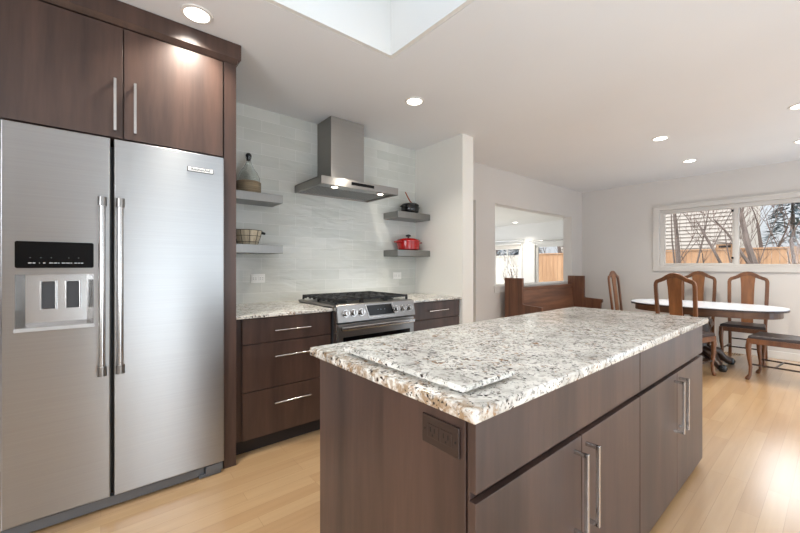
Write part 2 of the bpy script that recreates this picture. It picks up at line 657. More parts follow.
for a in ((WY1 - fy, WY1, WZ0, WZ1), (WY0, WY0 + fy, WZ0, WZ1), (WY0 + fy, WY1 - fy, WZ1 - 0.06, WZ1), (WY0 + fy, WY1 - fy, WZ0, WZ0 + 0.03),
          (0.905, 0.955, WZ0 + 0.03, WZ1 - 0.06)):
    box(bm, FX + 0.03, FX + 0.085, a[0], a[1], a[2], a[3], 0.004)
for a in ((WY1 - fy - 0.025, WY1 - fy, WZ0 + 0.03, WZ1 - 0.055), (0.955, 0.975, WZ0 + 0.03, WZ1 - 0.055), (0.975, WY1 - fy - 0.025, WZ0 + 0.03, WZ0 + 0.045)):
    box(bm, FX + 0.04, FX + 0.07, a[0], a[1], a[2], a[3], 0.003)
struct('window_frame', bm, M['casing'], win)
bm = B()
box(bm, FX + 0.05, FX + 0.055, 0.955, WY1 - fy, WZ0 + 0.03, WZ1 - 0.055)
struct('pane', bm, M['pane'], win)
struct('pane', box(B(), FX + 0.06, FX + 0.065, WY0 + fy, 0.905, WZ0 + 0.03, WZ1 - 0.055), M['pane'], win)
bm = B()
box(bm, FX + 0.025, FX + 0.05, 0.962, 0.985, 2.02, 2.05, 0.003)
struct('window_latch', bm, M['black'], win)
struct('window_latch', box(B(), FX + 0.025, FX + 0.05, 0.962, 0.985, 1.34, 1.37, 0.003), M['black'], win)

# unseen right and rear walls: patio door, plus window openings added to admit light
bm = B()
box(bm, -1.6, 0.4, -2.7, -2.6, 0, CZ)
box(bm, 2.6, 3.5, -2.7, -2.6, 0, CZ)
box(bm, 5.7, FX + 0.14, -2.7, -2.6, 0, CZ)
box(bm, 0.4, 2.6, -2.7, -2.6, 2.2, CZ)
box(bm, 3.5, 5.7, -2.7, -2.6, 2.25, CZ)
box(bm, 3.5, 5.7, -2.7, -2.6, 0, 0.15)
struct('wall_right', bm, M['wall'])
bm = B()
box(bm, -1.72, -1.6, -2.7, -0.6, 0, CZ)
box(bm, -1.72, -1.6, 1.0, TW, 0, CZ)
box(bm, -1.72, -1.6, -0.6, 1.0, 0, 0.9)
box(bm, -1.72, -1.6, -0.6, 1.0, 2.1, CZ)
struct('wall_rear', bm, M['wall'])

# baseboards
struct('baseboard_far', box(B(), FX - 0.016, FX, -2.6, DW, 0, 0.10, 0.004), M['white'])
struct('baseboard_left', box(B(), 3.841, FX - 0.016, DW - 0.016, DW, 0, 0.10, 0.004), M['white'])
struct('baseboard_return', box(B(), RX, RX + 0.174, 2.468, 2.482, 0, 0.10, 0.004), M['white'])

# sunroom seen through the pass-through
SX, SC = 9.0, 2.39
struct('floor_sunroom', box(B(), RX + 0.174, SX + 0.1, DW + 0.15, 7.6, -0.12, -0.005), M['shade'])
struct('ceiling_sunroom', box(B(), 2.8, SX + 0.14, DW + 0.15, 7.7, SC, SC + 0.1), M['white'])
SD = (4.05, 5.20, 0.02, 1.80)
SWN = (5.65, 6.85, 0.55, 1.80)
bm = B()
box(bm, SX, SX + 0.14, DW + 0.15, SD[0], 0, SC)
box(bm, SX, SX + 0.14, SD[1], SWN[0], 0, SC)
box(bm, SX, SX + 0.14, SWN[1], 7.6, 0, SC)
box(bm, SX, SX + 0.14, SD[0], SD[1], SD[3], SC)
box(bm, SX, SX + 0.14, SWN[0], SWN[1], SWN[3], SC)
box(bm, SX, SX + 0.14, SWN[0], SWN[1], 0, SWN[2])
struct('wall_sunroom_far', bm, M['sunroom'])
bm = B()
box(bm, 2.8, 4.9, 7.6, 7.7, 0, SC)
box(bm, 7.9, SX + 0.14, 7.6, 7.7, 0, SC)
box(bm, 4.9, 7.9, 7.6, 7.7, 2.2, SC)
box(bm, 4.9, 7.9, 7.6, 7.7, 0, 0.4)
struct('wall_sunroom_left', bm, M['sunroom'])
struct('wall_sunroom_near', box(B(), 2.8, 2.9, TW + 0.15, 7.7, 0, SC), M['sunroom'])
struct('wall_sunroom_right', box(B(), FX + 0.14, SX + 0.14, DW + 0.05, DW + 0.15, 0, SC), M['sunroom'])


def opening_frame(name, y0, y1, z0, z1, bars, parent_mat, casing=0.07):
    bm = B()
    for a in ((y0 - casing, y0, z0, z1 + casing), (y1, y1 + casing, z0, z1 + casing), (y0, y1, z1, z1 + casing)):
        box(bm, SX - 0.02, SX, a[0], a[1], a[2], a[3], 0.004)
    w = struct(name, bm, M['white'])
    bm = B()
    f = 0.06
    for a in ((y0, y0 + f, z0, z1), (y1 - f, y1, z0, z1), (y0 + f, y1 - f, z1 - f, z1), (y0 + f, y1 - f, z0, z0 + f)):
        box(bm, SX + 0.03, SX + 0.09, a[0], a[1], a[2], a[3], 0.004)
    for a in bars:
        box(bm, SX + 0.045, SX + 0.075, a[0], a[1], a[2], a[3], 0.003)
    struct('window_frame', bm, M['white'], w)
    struct('pane', box(B(), SX + 0.058, SX + 0.062, y0 + f, y1 - f, z0 + f, z1 - f), M['pane'], w)
    return w


opening_frame('door_1', SD[0], SD[1], SD[2], SD[3], [], M['white'])
opening_frame('window_3', SWN[0], SWN[1], SWN[2], SWN[3],
              [(6.08, 6.11, 0.6, 1.75), (6.5, 6.53, 0.6, 1.75), (5.7, 6.8, 1.17, 1.20)], M['white'])

# ------------------------------------------------------------------ refrigerator
FY = 2.35
fr = thing('refrigerator', 'stainless side by side refrigerator with ice and water dispenser', 'refrigerator', (0.11, 2.75, 0))
obj('body', box(B(), -0.345, 0.566, FY + 0.068, 3.12, 0.055, 1.86, 0.004), M['dkgrey'], fr)


def plate_hole(bm, x0, x1, z0, z1, hx0, hx1, hz0, hz1, yf, yb):
    o = [(x0, z0), (x1, z0), (x1, z1), (x0, z1)]
    i = [(hx0, hz0), (hx1, hz0), (hx1, hz1), (hx0, hz1)]
    of = [bm.verts.new((x, yf, z)) for x, z in o]
    ob = [bm.verts.new((x, yb, z)) for x, z in o]
    jf = [bm.verts.new((x, yf, z)) for x, z in i]
    jb = [bm.verts.new((x, yb, z)) for x, z in i]
    for k in range(4):
        n = (k + 1) % 4
        bm.faces.new((of[k], of[n], jf[n], jf[k]))
        bm.faces.new((ob[k], ob[n], jb[n], jb[k]))
        bm.faces.new((of[k], of[n], ob[n], ob[k]))
        bm.faces.new((jf[k], jf[n], jb[n], jb[k]))
    es = [e for e in bm.edges if all(v in of for v in e.verts)]
    bmesh.ops.bevel(bm, geom=es, offset=0.006, segments=3, profile=0.5, affect='EDGES')
    return bm


ld = obj('door', plate_hole(B(), -0.342, 0.038, 0.068, 1.888, -0.297, -0.027, 0.938, 1.200, FY, FY + 0.06), M['fsteel'], fr)
rd = obj('door', box(B(), 0.052, 0.572, FY, FY + 0.06, 0.068, 1.888, 0.006, 3), M['fsteel'], fr)
for dpar, hx in ((ld, 0.005), (rd, 0.076)):
    hb = obj('handle', tube(B(), [(hx, FY - 0.052, 0.70), (hx, FY - 0.052, 1.575)], 0.0135, 16), M['bar'], dpar, True)
    for z in (0.722, 1.556):
        bm = B()
        tube(bm, [(hx, FY + 0.001, z), (hx, FY - 0.052, z)], 0.009, 10)
        tube(bm, [(hx, FY - 0.052, z - 0.022), (hx, FY - 0.052, z + 0.022)], 0.0185, 16)
        obj('handle_bracket', bm, M['steel'], dpar, True)
# control panel and dispenser
bm = B()
prism(bm, frect(-0.297, 1.230, 0.270, 0.122, 0.008), 'Y', FY - 0.004, FY + 0.002)
cp = obj('control_panel', bm, M['glassblack'], ld)
for x0, x1 in ((-0.255, -0.243), (-0.240, -0.231), (-0.219, -0.216), (-0.206, -0.198), (-0.185, -0.172), (-0.169, -0.158), (-0.155, -0.150), (-0.142, -0.130), (-0.127, -0.114), (-0.111, -0.106), (-0.098, -0.088), (-0.085, -0.077), (-0.074, -0.066)):
    obj('panel_marking', box(B(), x0, x1, FY - 0.0048, FY - 0.003, 1.2515, 1.2545), M['print'], cp)
for x in (-0.25, -0.215, -0.18, -0.12, -0.085):
    obj('panel_icon', box(B(), x, x + 0.004, FY - 0.0048, FY - 0.003, 1.276, 1.279), M['grey'], cp)
bm = B()      # recess: back, sides, roof and sloping floor
yb = FY + 0.055
box(bm, -0.297, -0.027, yb, yb + 0.004, 0.938, 1.2)
prism(bm, [(-0.297, FY), (-0.270, yb), (-0.297, yb)], 'Z', 0.938, 1.2)
prism(bm, [(-0.027, FY), (-0.027, yb), (-0.054, yb)], 'Z', 0.938, 1.2)
prism(bm, [(FY, 0.938), (yb, 0.938), (yb, 0.972), (FY, 0.958)], 'X', -0.297, -0.027)
dsp = obj('dispenser', bm, M['bar'], ld)
for x in (-0.215, -0.128):
    bm = B()
    box(bm, x, x + 0.046, yb - 0.012, yb + 0.001, 1.035, 1.165, 0.004)
    pd = obj('dispenser_paddle', bm, M['dkgrey'], dsp)
    obj('paddle_frame', box(box(B(), x - 0.006, x, yb - 0.016, yb + 0.001, 1.03, 1.17, 0.002), x + 0.046, x + 0.052, yb - 0.016, yb + 0.001, 1.03, 1.17, 0.002), M['bar'], dsp)
bm = B()
prism(bm, [(FY - 0.012, 0.940), (FY + 0.02, 0.940), (FY + 0.03, 0.962), (FY - 0.008, 0.956)], 'X', -0.300, -0.024)
obj('drip_tray', bm, M['bar'], dsp)
# badge
bd = obj('badge', box(B(), 0.378, 0.512, FY - 0.004, FY + 0.001, 1.778, 1.806, 0.001), M['dkgrey'], fr)
obj('badge_face', box(B(), 0.381, 0.509, FY - 0.005, FY - 0.001, 1.781, 1.803, 0.001), M['outlet'], bd)
fc = bpy.data.curves.new('badge_lettering', 'FONT')
fc.body = 'KitchenAid'
fc.size = 0.0215
fc.align_x = 'CENTER'
fc.align_y = 'CENTER'
fc.extrude = 0.0006
tf = bpy.data.objects.new('badge_lettering_curve', fc)
COL.objects.link(tf)
bpy.context.view_layer.update()
tm = bpy.data.meshes.new_from_object(tf.evaluated_get(bpy.context.evaluated_depsgraph_get()))
bpy.data.objects.remove(tf)
to = bpy.data.objects.new('badge_lettering', tm)
COL.objects.link(to)
to.parent = bd
to.rotation_euler = (PI/2, 0, 0)
to.location = Vector((0.445, FY - 0.0056, 1.7925)) - ROOT[fr.name]
tm.materials.clear()
tm.materials.append(M['slot'])
# toe grille and corner foot
bm = B()
box(bm, -0.345, 0.47, FY + 0.025, FY + 0.06, 0.008, 0.060, 0.003)
obj('toe_grille', bm, M['grey'], fr)
bm = B()
box(bm, 0.475, 0.566, FY + 0.005, FY + 0.06, 0.02, 0.062, 0.004)
box(bm, 0.44, 0.560, FY + 0.012, FY + 0.05, 0.0, 0.02, 0.004)
obj('hinge_foot', bm, M['grey'], fr)

# ------------------------------------------------------------------ tall end panel and the cabinet over the refrigerator
tag(obj('end_panel', box(B(), 0.578, 0.650, 2.387, TW - 0.008, 0, 2.488, 0.001), M['cab']),
    'tall dark wood panel standing between the refrigerator and the counter', 'panel')


def bar_handle_v(dpar, x, y, z0, z1, d=0.035, w=0.006, name='handle'):
    bm = B()
    box(bm, x - w, x + w, y - d, y - d + 2*w, z0, z1, 0.001)
    for z in (z0, z1 - 2*w):
        box(bm, x - w, x + w, y - d + w, y + 0.001, z, z + 2*w, 0.001)
    return obj(name, bm, M['bar'], dpar)


def bar_handle_h(dpar, x0, x1, y, z, d=0.032, r=0.0055):
    bm = B()
    tube(bm, [(x0, y - d, z), (x1, y - d, z)], r, 10)
    for x in (x0 + 0.012, x1 - 0.012):
        tube(bm, [(x, y + 0.001, z), (x, y - d, z)], r*0.8, 8)
    return obj('handle', bm, M['bar'], dpar, True)


uc = thing('upper_cabinet', 'dark wood two door cabinet above the refrigerator', 'cabinet', (0.08, 2.8, 1.90))
obj('body', box(B(), -0.44, 0.577, 2.398, TW - 0.005, 1.90, 2.488, 0.001), M['cab'], uc)
d1 = obj('door', box(B(), -0.42, 0.0885, 2.376, 2.397, 1.902, 2.477, 0.0015), M['cab'], uc)
bar_handle_v(d1, 0.056, 2.376, 1.930, 2.196)
d2 = obj('door', box(B(), 0.0935, 0.570, 2.376, 2.397, 1.902, 2.477, 0.0015), M['cab'], uc)
bar_handle_v(d2, 0.139, 2.376, 1.932, 2.194)
bm = B()
prism(bm, [(2.385, 2.489), (2.362, 2.513), (2.362, 2.606), (TW - 0.01, 2.606), (TW - 0.01, 2.489)], 'X', -0.46, 0.652)
prism(bm, [(0.652, 2.489), (0.672, 2.513), (0.672, 2.606), (0.652, 2.606)], 'Y', 2.362, TW - 0.01)
obj('crown_moulding', bm, M['cab'], uc)

# ------------------------------------------------------------------ base cabinets and counters by the range
CT0, CT1 = 0.898, 0.920


def base_cabinet(name, label, x0, x1, xf0, xf1, yf, fronts, hx):
    c = thing(name, label, 'cabinet', ((x0 + x1)/2, yf + 0.3, 0))
    bm = B()
    box(bm, x0, x1, yf + 0.020, TW - 0.01, 0.10, CT0 - 0.001, 0.001)
    obj('body', bm, M['cab'], c)
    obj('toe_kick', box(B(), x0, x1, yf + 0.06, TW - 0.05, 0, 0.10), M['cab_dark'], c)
    for z0, z1, hz in fronts:
        d = obj('drawer', box(B(), xf0, xf1, yf, yf + 0.019, z0, z1, 0.0015), M['cab'], c)
        bar_handle_h(d, hx[0], hx[1], yf, hz)
    return c


YL, YR = 2.448, 2.515
base_cabinet('base_cabinet', 'dark wood three drawer base cabinet between the tall panel and the range', 0.652, 1.345, 0.704, 1.342, YL,
             [(0.727, 0.890, 0.803), (0.417, 0.721, 0.628), (0.104, 0.411, 0.314)], (0.905, 1.165))
base_cabinet('base_cabinet', 'dark wood drawer base cabinet right of the range beside the stub wall', 2.128, 2.878, 2.150, 2.872, YR,
             [(0.727, 0.890, 0.806), (0.417, 0.721, 0.628), (0.104, 0.411, 0.314)], (2.42, 2.68))
tag(obj('countertop', box(B(), 0.652, 1.347, YL - 0.024, TW - 0.009, CT0, CT1, 0.003), M['granite']),
    'speckled granite countertop left of the range below the wine jug shelf', 'countertop')
bm = B()
box(bm, 2.126, 2.888, YR - 0.024, TW - 0.009, CT0, CT1, 0.003)
tag(obj('countertop', bm, M['granite']), 'short speckled granite countertop right of the range below the red pot', 'countertop')
tag(obj('countertop_strip', box(B(), 1.349, 2.124, 3.045, TW - 0.009, CT0, CT1, 0.002), M['granite']),
    'narrow granite strip along the wall behind the range', 'countertop')

# ------------------------------------------------------------------ range
rg = thing('range', 'stainless slide in gas range with black grates', 'range', (1.7365, 2.7, 0))
RX0, RX1, RYF = 1.354, 2.119, 2.37
obj('body', box(B(), RX0, RX1, RYF + 0.05, 3.035, 0.02, 0.925, 0.002), M['dkgrey'], rg)
bm = B()
box(bm, RX0 - 0.008, RX1 + 0.006, RYF + 0.035, 3.04, 0.925, 0.944, 0.004)
obj('cooktop', bm, M['steel'], rg)
bm = B()
prism(bm, [(RYF - 0.012, 0.815), (RYF + 0.055, 0.812), (RYF + 0.055, 0.946), (RYF + 0.024, 0.946), (RYF + 0.010, 0.938)], 'X', RX0, RX1)
cpn = obj('control_panel', bm, M['steel'], rg)


def on_panel(x, s, out):
    """point on the slanted control panel: s = height 0..1"""
    y0, z0, y1, z1 = RYF - 0.012, 0.815, RYF + 0.010, 0.938
    n = Vector((0, -(z1 - z0), (y1 - y0))).normalized()
    return Vector((x, y0 + (y1 - y0)*s, z0 + (z1 - z0)*s)) + n*out


for x in (1.425, 1.493, 1.563, 1.912, 1.985, 2.056):
    bm = B()
    a, b = on_panel(x, 0.52, -0.001), on_panel(x, 0.52, 0.007)
    tube(bm, [a, b], [0.030, 0.029], 20)
    tube(bm, [b, on_panel(x, 0.52, 0.036)], [0.022, 0.019], 20)
    k = obj('knob', bm, M['bar'], rg, True)
    bm = B()
    p0, p1 = on_panel(x, 0.40, 0.038), on_panel(x, 0.66, 0.038)
    tube(bm, [p0, p1], 0.005, 8)
    obj('knob_grip', bm, M['steel'], k)
bm = B()
q = [(1.618, 0.90), (1.866, 0.90), (1.890, 0.24), (1.640, 0.24)]
lo = [bm.verts.new(on_panel(x, s, -0.001)) for x, s in q]
hi = [bm.verts.new(on_panel(x, s, 0.0012)) for x, s in q]
bm.faces.new(lo)
bm.faces.new(hi[::-1])
for i in range(4):
    bm.faces.new((lo[i], hi[i], hi[(i + 1) % 4], lo[(i + 1) % 4]))
dp = obj('display', bm, M['glassblack'], rg)
for a, b in ((1.72, 1.735), (1.745, 1.765), (1.79, 1.80)):
    bm = B()
    q = [(a, 0.62), (b, 0.62), (b, 0.56), (a, 0.56)]
    bm.faces.new([bm.verts.new(on_panel(x, s, 0.0018)) for x, s in q])
    obj('display_marking', bm, M['display'], dp)
bm = B()
lo = [on_panel(1.602, 0.95, 0.002), on_panel(1.612, 0.95, 0.002), on_panel(1.640, 0.12, 0.002), on_panel(1.628, 0.12, 0.002)]
tube(bm, [on_panel(1.606, 0.97, 0.001), on_panel(1.632, 0.14, 0.001), on_panel(1.894, 0.14, 0.001), on_panel(1.876, 0.97, 0.001)], 0.005, 6)
obj('display_trim', bm, M['bar'], rg)
od = obj('oven_door', box(B(), RX0 + 0.004, RX1 - 0.004, RYF, RYF + 0.048, 0.215, 0.800, 0.005), M['steel'], rg)
obj('oven_window', box(B(), 1.405, 2.068, RYF - 0.003, RYF + 0.002, 0.34, 0.700, 0.002), M['glassblack'], od)
bm = B()
box(bm, 1.368, 2.088, RYF - 0.050, RYF - 0.030, 0.757, 0.786, 0.006)
for x in (1.385, 2.05):
    box(bm, x, x + 0.022, RYF - 0.035, RYF + 0.001, 0.762, 0.782, 0.003)
obj('handle', bm, M['bar'], od)
obj('lower_drawer', box(B(), RX0 + 0.004, RX1 - 0.004, RYF + 0.005, RYF + 0.048, 0.06, 0.205, 0.005), M['steel'], rg)
obj('side_trim', box(B(), RX0 - 0.006, RX0 + 0.003, RYF + 0.004, RYF + 0.052, 0.06, 0.925, 0.002), M['bar'], rg)
# burners and three grates
for i, (x, y, r) in enumerate(((1.50, 2.58, 0.045), (1.50, 2.88, 0.038), (1.737, 2.73, 0.055), (1.975, 2.58, 0.045), (1.975, 2.88, 0.038))):
    bm = B()
    lathe(bm, [(r*1.25, 0.9435), (r*1.25, 0.950), (r, 0.952), (r, 0.962), (r*0.7, 0.966), (0.0001, 0.967)], (x, y, 0), 20)
    obj('burner', bm, M['iron'], rg)
for gx0, gx1 in ((1.375, 1.612), (1.618, 1.855), (1.861, 2.098)):
    bm = B()
    y0, y1, z0, z1 = 2.435, 3.02, 0.968, 0.986
    b = 0.007
    box(bm, gx0, gx0 + 2*b, y0, y1, z0, z1, 0.002)
    box(bm, gx1 - 2*b, gx1, y0, y1, z0, z1, 0.002)
    for k in range(6):
        y = y0 + (y1 - y0 - 2*b)*k/5
        box(bm, gx0, gx1, y, y + 2*b, z0, z1, 0.002)
    for k in range(1, 3):
        x = gx0 + (gx1 - gx0)*k/3
        box(bm, x - b, x + b, y0, y1, z0 - 0.002, z1 - 0.003, 0.002)
    for x in (gx0, gx1 - 2*b):
        for y in (y0, y1 - 2*b, (y0 + y1)/2):
            box(bm, x, x + 2*b, y, y + 2*b, 0.943, z0 + 0.001)
    for k in range(7):     # finger tips along the front and side
        y = y0 + 0.03 + k*0.083
        box(bm, gx0 - 0.003, gx0 + 0.018, y, y + 0.012, 0.958, z1 + 0.003, 0.002)
    obj('grate', bm, M['iron'], rg)

# ------------------------------------------------------------------ range hood
hd = thing('range_hood', 'stainless chimney range hood mounted on the tiled wall', 'range hood', (1.79, 3.0, 1.915))
HX0, HX1, HYF, HZ0, HZ1 = 1.386, 2.198, 2.687, 1.915, 1.982
HW = TW - 0.0085
bm = B()          # canopy shell: open underneath
box(bm, HX0, HX1, HYF, HYF + 0.02, HZ0, HZ1, 0.002)
box(bm, HX0, HX0 + 0.02, HYF + 0.02, HW, HZ0, HZ1)
box(bm, HX1 - 0.02, HX1, HYF + 0.02, HW, HZ0, HZ1)
box(bm, HX0, HX1, HYF + 0.01, HW, HZ1 - 0.008, HZ1)
box(bm, HX0 + 0.02, HX1 - 0.02, HW - 0.02, HW, HZ0, HZ1 - 0.008)
obj('canopy', bm, M['hsteel'], hd)
bm = B()
box(bm, HX0 + 0.02, HX1 - 0.02, HYF + 0.02, HW - 0.02, HZ0 + 0.012, HZ0 + 0.018)
for k in range(26):
    x = HX0 + 0.06 + k*0.027
    box(bm, x, x + 0.014, HYF + 0.16, HW - 0.05, HZ0 + 0.006, HZ0 + 0.013)
obj('filter', bm, M['steel'], hd)
obj('chimney', box(B(), 1.616, 1.976, 2.943, HW, HZ1, CZ - 0.002, 0.002), M['hsteel'], hd)
obj('control_strip', box(B(), 1.675, 1.915, HYF - 0.002, HYF + 0.004, 1.940, 1.966, 0.001), M['glassblack'], hd)
for x in (1.56, 2.05):
    lm = obj('hood_lamp', lathe(B(), [(0.038, HZ0 + 0.004), (0.038, HZ0 + 0.012)], (x, HYF + 0.09, 0), 20), M['bar'], hd)
    obj('lamp_lens', lathe(B(), [(0.028, HZ0 + 0.002), (0.028, HZ0 + 0.010)], (x, HYF + 0.09, 0), 20), M['hoodlens'], lm)
    l = bpy.data.lights.new('hood_light', 'SPOT')
    l.energy = 5
    l.color = (1, 0.88, 0.72)
    l.spot_size = math.radians(110)
    l.spot_blend = 0.8
    l.shadow_soft_size = 0.025
    lo_ = bpy.data.objects.new('hood_light', l)
    COL.objects.link(lo_)
    lo_.parent = hd
    lo_.location = Vector((x, HYF + 0.09, HZ0 - 0.004)) - ROOT[hd.name]

# ------------------------------------------------------------------ floating shelves
SW = TW - 0.0085
for nm, lab, x0, x1, yf, z1 in (
        ('floating_shelf', 'stainless floating shelf on the tile holding the glass jug', 0.652, 1.178, 2.968, 1.830),
        ('floating_shelf', 'stainless floating shelf on the tile holding the wooden basket', 0.652, 1.178, 2.968, 1.411),
        ('floating_shelf', 'stainless floating shelf in the corner holding the black pot', 2.415, 2.887, 2.957, 1.822),
        ('floating_shelf', 'stainless floating shelf in the corner holding the red dutch oven', 2.415, 2.887, 2.957, 1.411)):
    tag(obj(nm, box(B(), x0, x1, yf, SW, z1 - 0.068, z1, 0.002), M['shelf']), lab, 'shelf', 'floating steel shelves on the tiled wall')

# glass jug with a rope-wrapped base
jx, jy, jz = 0.935, 3.082, 1.8305
jg = thing('jug', 'clear glass jug with rope wrapped base on the upper left shelf', 'jug', (jx, jy, jz))
outer = [(0.086, 0.004), (0.090, 0.02), (0.090, 0.10), (0.085, 0.135), (0.066, 0.175), (0.038, 0.215), (0.022, 0.25), (0.019, 0.285), (0.023, 0.293), (0.023, 0.303)]
inner = [(r - 0.004, h) for r, h in outer[::-1][:-1]] + [(0.08, 0.012), (0.0001, 0.010)]
obj('bottle', lathe(B(), [(0.0001, 0.004)] + outer + inner, (jx, jy, jz)), M['glass'], jg, True)
obj('rope_wrap', lathe(B(), [(0.091, 0.0), (0.096, 0.004), (0.096, 0.092), (0.0915, 0.096), (0.0915, 0.0)], (jx, jy, jz)), M['rope'], jg, True)
obj('stopper', lathe(B(), [(0.014, 0.270), (0.017, 0.303), (0.024, 0.306), (0.022, 0.322), (0.012, 0.332)], (jx, jy, jz), 16), M['iron'], jg, True)

# slatted basket with wire bands
bx, by, bz = 0.925, 3.082, 1.4115
bk = thing('basket', 'pale slatted wooden basket with black wire on the lower left shelf', 'basket', (bx, by, bz))
bm = B()
lathe(bm, [(0.0001, 0.0), (0.078, 0.0), (0.098, 0.06), (0.112, 0.118), (0.106, 0.118), (0.092, 0.06), (0.072, 0.008), (0.0001, 0.008)], (bx, by, bz), 28)
obj('bowl', bm, M['slat'], bk)
bm = B()
for h, r in ((0.022, 0.0875), (0.07, 0.1025), (0.115, 0.1135)):
    tube(bm, [(bx + r*math.cos(2*PI*k/28), by + r*math.sin(2*PI*k/28), bz + h) for k in range(29)], 0.002, 5)
for k in range(10):
    a = 2*PI*(k + 0.3)/10
    tube(bm, [(bx + r*math.cos(a), by + r*math.sin(a), bz + h) for r, h in ((0.080, 0.003), (0.0995, 0.06), (0.1138, 0.117))], 0.002, 5)
obj('wire_band', bm, M['iron'], bk)
for sgn in (-1, 1):
    bm = B()
    hxp = bx + sgn*0.122
    tube(bm, [(bx + sgn*0.11, by - 0.03*sgn, bz + 0.105), (bx + sgn*0.132, by - 0.03*sgn, bz + 0.10), (bx + sgn*0.142, by, bz + 0.095), (bx + sgn*0.132, by + 0.03*sgn, bz + 0.10), (bx + sgn*0.11, by + 0.03*sgn, bz + 0.105)], 0.006, 8)
    obj('handle', bm, M['iron'], bk, True)

# black pot with copper handled spoon
px_, py_, pz_ = 2.695, 3.085, 1.8225
pt = thing('pot', 'small round black lidded pot on the upper corner shelf', 'pot', (px_, py_, pz_))
obj('body', lathe(B(), [(0.0001, 0), (0.075, 0), (0.096, 0.022), (0.102, 0.06), (0.097, 0.092), (0.0001, 0.092)], (px_, py_, pz_)), M['blackpot'], pt, True)
obj('lid', lathe(B(), [(0.0001, 0.0925), (0.101, 0.0925), (0.101, 0.102), (0.080, 0.118), (0.02, 0.126), (0.0001, 0.126)], (px_, py_, pz_)), M['blackpot'], pt, True)
for sgn in (-1, 1):
    obj('handle', tube(B(), [(px_ + sgn*0.09, py_ - 0.03, pz_ + 0.078), (px_ + sgn*0.122, py_ - 0.022, pz_ + 0.080), (px_ + sgn*0.122, py_ + 0.022, pz_ + 0.080), (px_ + sgn*0.09, py_ + 0.03, pz_ + 0.078)], 0.006, 8), M['iron'], pt, True)
obj('spoon_handle', tube(B(), [(px_ + 0.03, py_ - 0.01, pz_ + 0.120), (px_ - 0.01, py_ - 0.01, pz_ + 0.145), (px_ - 0.05, py_ - 0.012, pz_ + 0.195), (px_ - 0.080, py_ - 0.012, pz_ + 0.240)], [0.006, 0.008, 0.007, 0.006], 8), M['copper'], pt, True)

# red dutch oven
rx_, ry_, rz_ = 2.665, 3.080, 1.4115
ro = thing('dutch_oven', 'round red enamel dutch oven on the lower corner shelf', 'dutch oven', (rx_, ry_, rz_))
obj('body', lathe(B(), [(0.0001, 0), (0.112, 0), (0.130, 0.012), (0.136, 0.05), (0.137, 0.098), (0.0001, 0.098)], (rx_, ry_, rz_), 32, sy=0.88), M['red'], ro, True)
obj('lid', lathe(B(), [(0.0001, 0.0985), (0.141, 0.0985), (0.142, 0.108), (0.125, 0.124), (0.07, 0.136), (0.0001, 0.139)], (rx_, ry_, rz_), 32, sy=0.88), M['red'], ro, True)
obj('knob', lathe(B(), [(0.010, 0.138), (0.010, 0.152), (0.028, 0.158), (0.029, 0.172), (0.012, 0.180), (0.0001, 0.180)], (rx_, ry_, rz_), 20), M['iron'], ro, True)
for sgn in (-1, 1):
    obj('handle', tube(B(), [(rx_ + sgn*0.128, ry_ - 0.04, rz_ + 0.088), (rx_ + sgn*0.176, ry_ - 0.028, rz_ + 0.090), (rx_ + sgn*0.176, ry_ + 0.028, rz_ + 0.090), (rx_ + sgn*0.128, ry_ + 0.04, rz_ + 0.088)], 0.008, 8), M['red'], ro, True)


# ------------------------------------------------------------------ wall outlets
def wall_outlet(x0, x1, z0, z1, label, holes):
    y = TW - 0.008
    o = thing('power_outlet', label, 'outlet', ((x0 + x1)/2, y, z0))
    obj('plate', box(B(), x0, x1, y - 0.006, y, z0, z1, 0.002), M['outlet'], o)
    for cx in holes:
        zc = (z0 + z1)/2
        s = obj('socket', box(B(), cx - 0.024, cx + 0.024, y - 0.008, y - 0.005, zc - 0.018, zc + 0.018, 0.002), M['outlet'], o)
        bm = B()
        for dx in (-0.014, 0.006):
            box(bm, cx + dx, cx + dx + 0.009, y - 0.0088, y - 0.007, zc + 0.004, zc + 0.007)
            box(bm, cx + dx, cx + dx + 0.009, y - 0.0088, y - 0.007, zc - 0.008, zc - 0.005)
        obj('slot', bm, M['grey'], s)


wall_outlet(0.990, 1.112, 1.092, 1.168, 'white outlet on the tile under the basket shelf', (1.022, 1.080))
wall_outlet(2.548, 2.668, 1.090, 1.166, 'white outlet on the tile under the red dutch oven shelf', (2.58, 2.636))

# ------------------------------------------------------------------ island
IY0, IY1 = 0.545, 1.318
IT0, IT1 = 0.882, 0.914


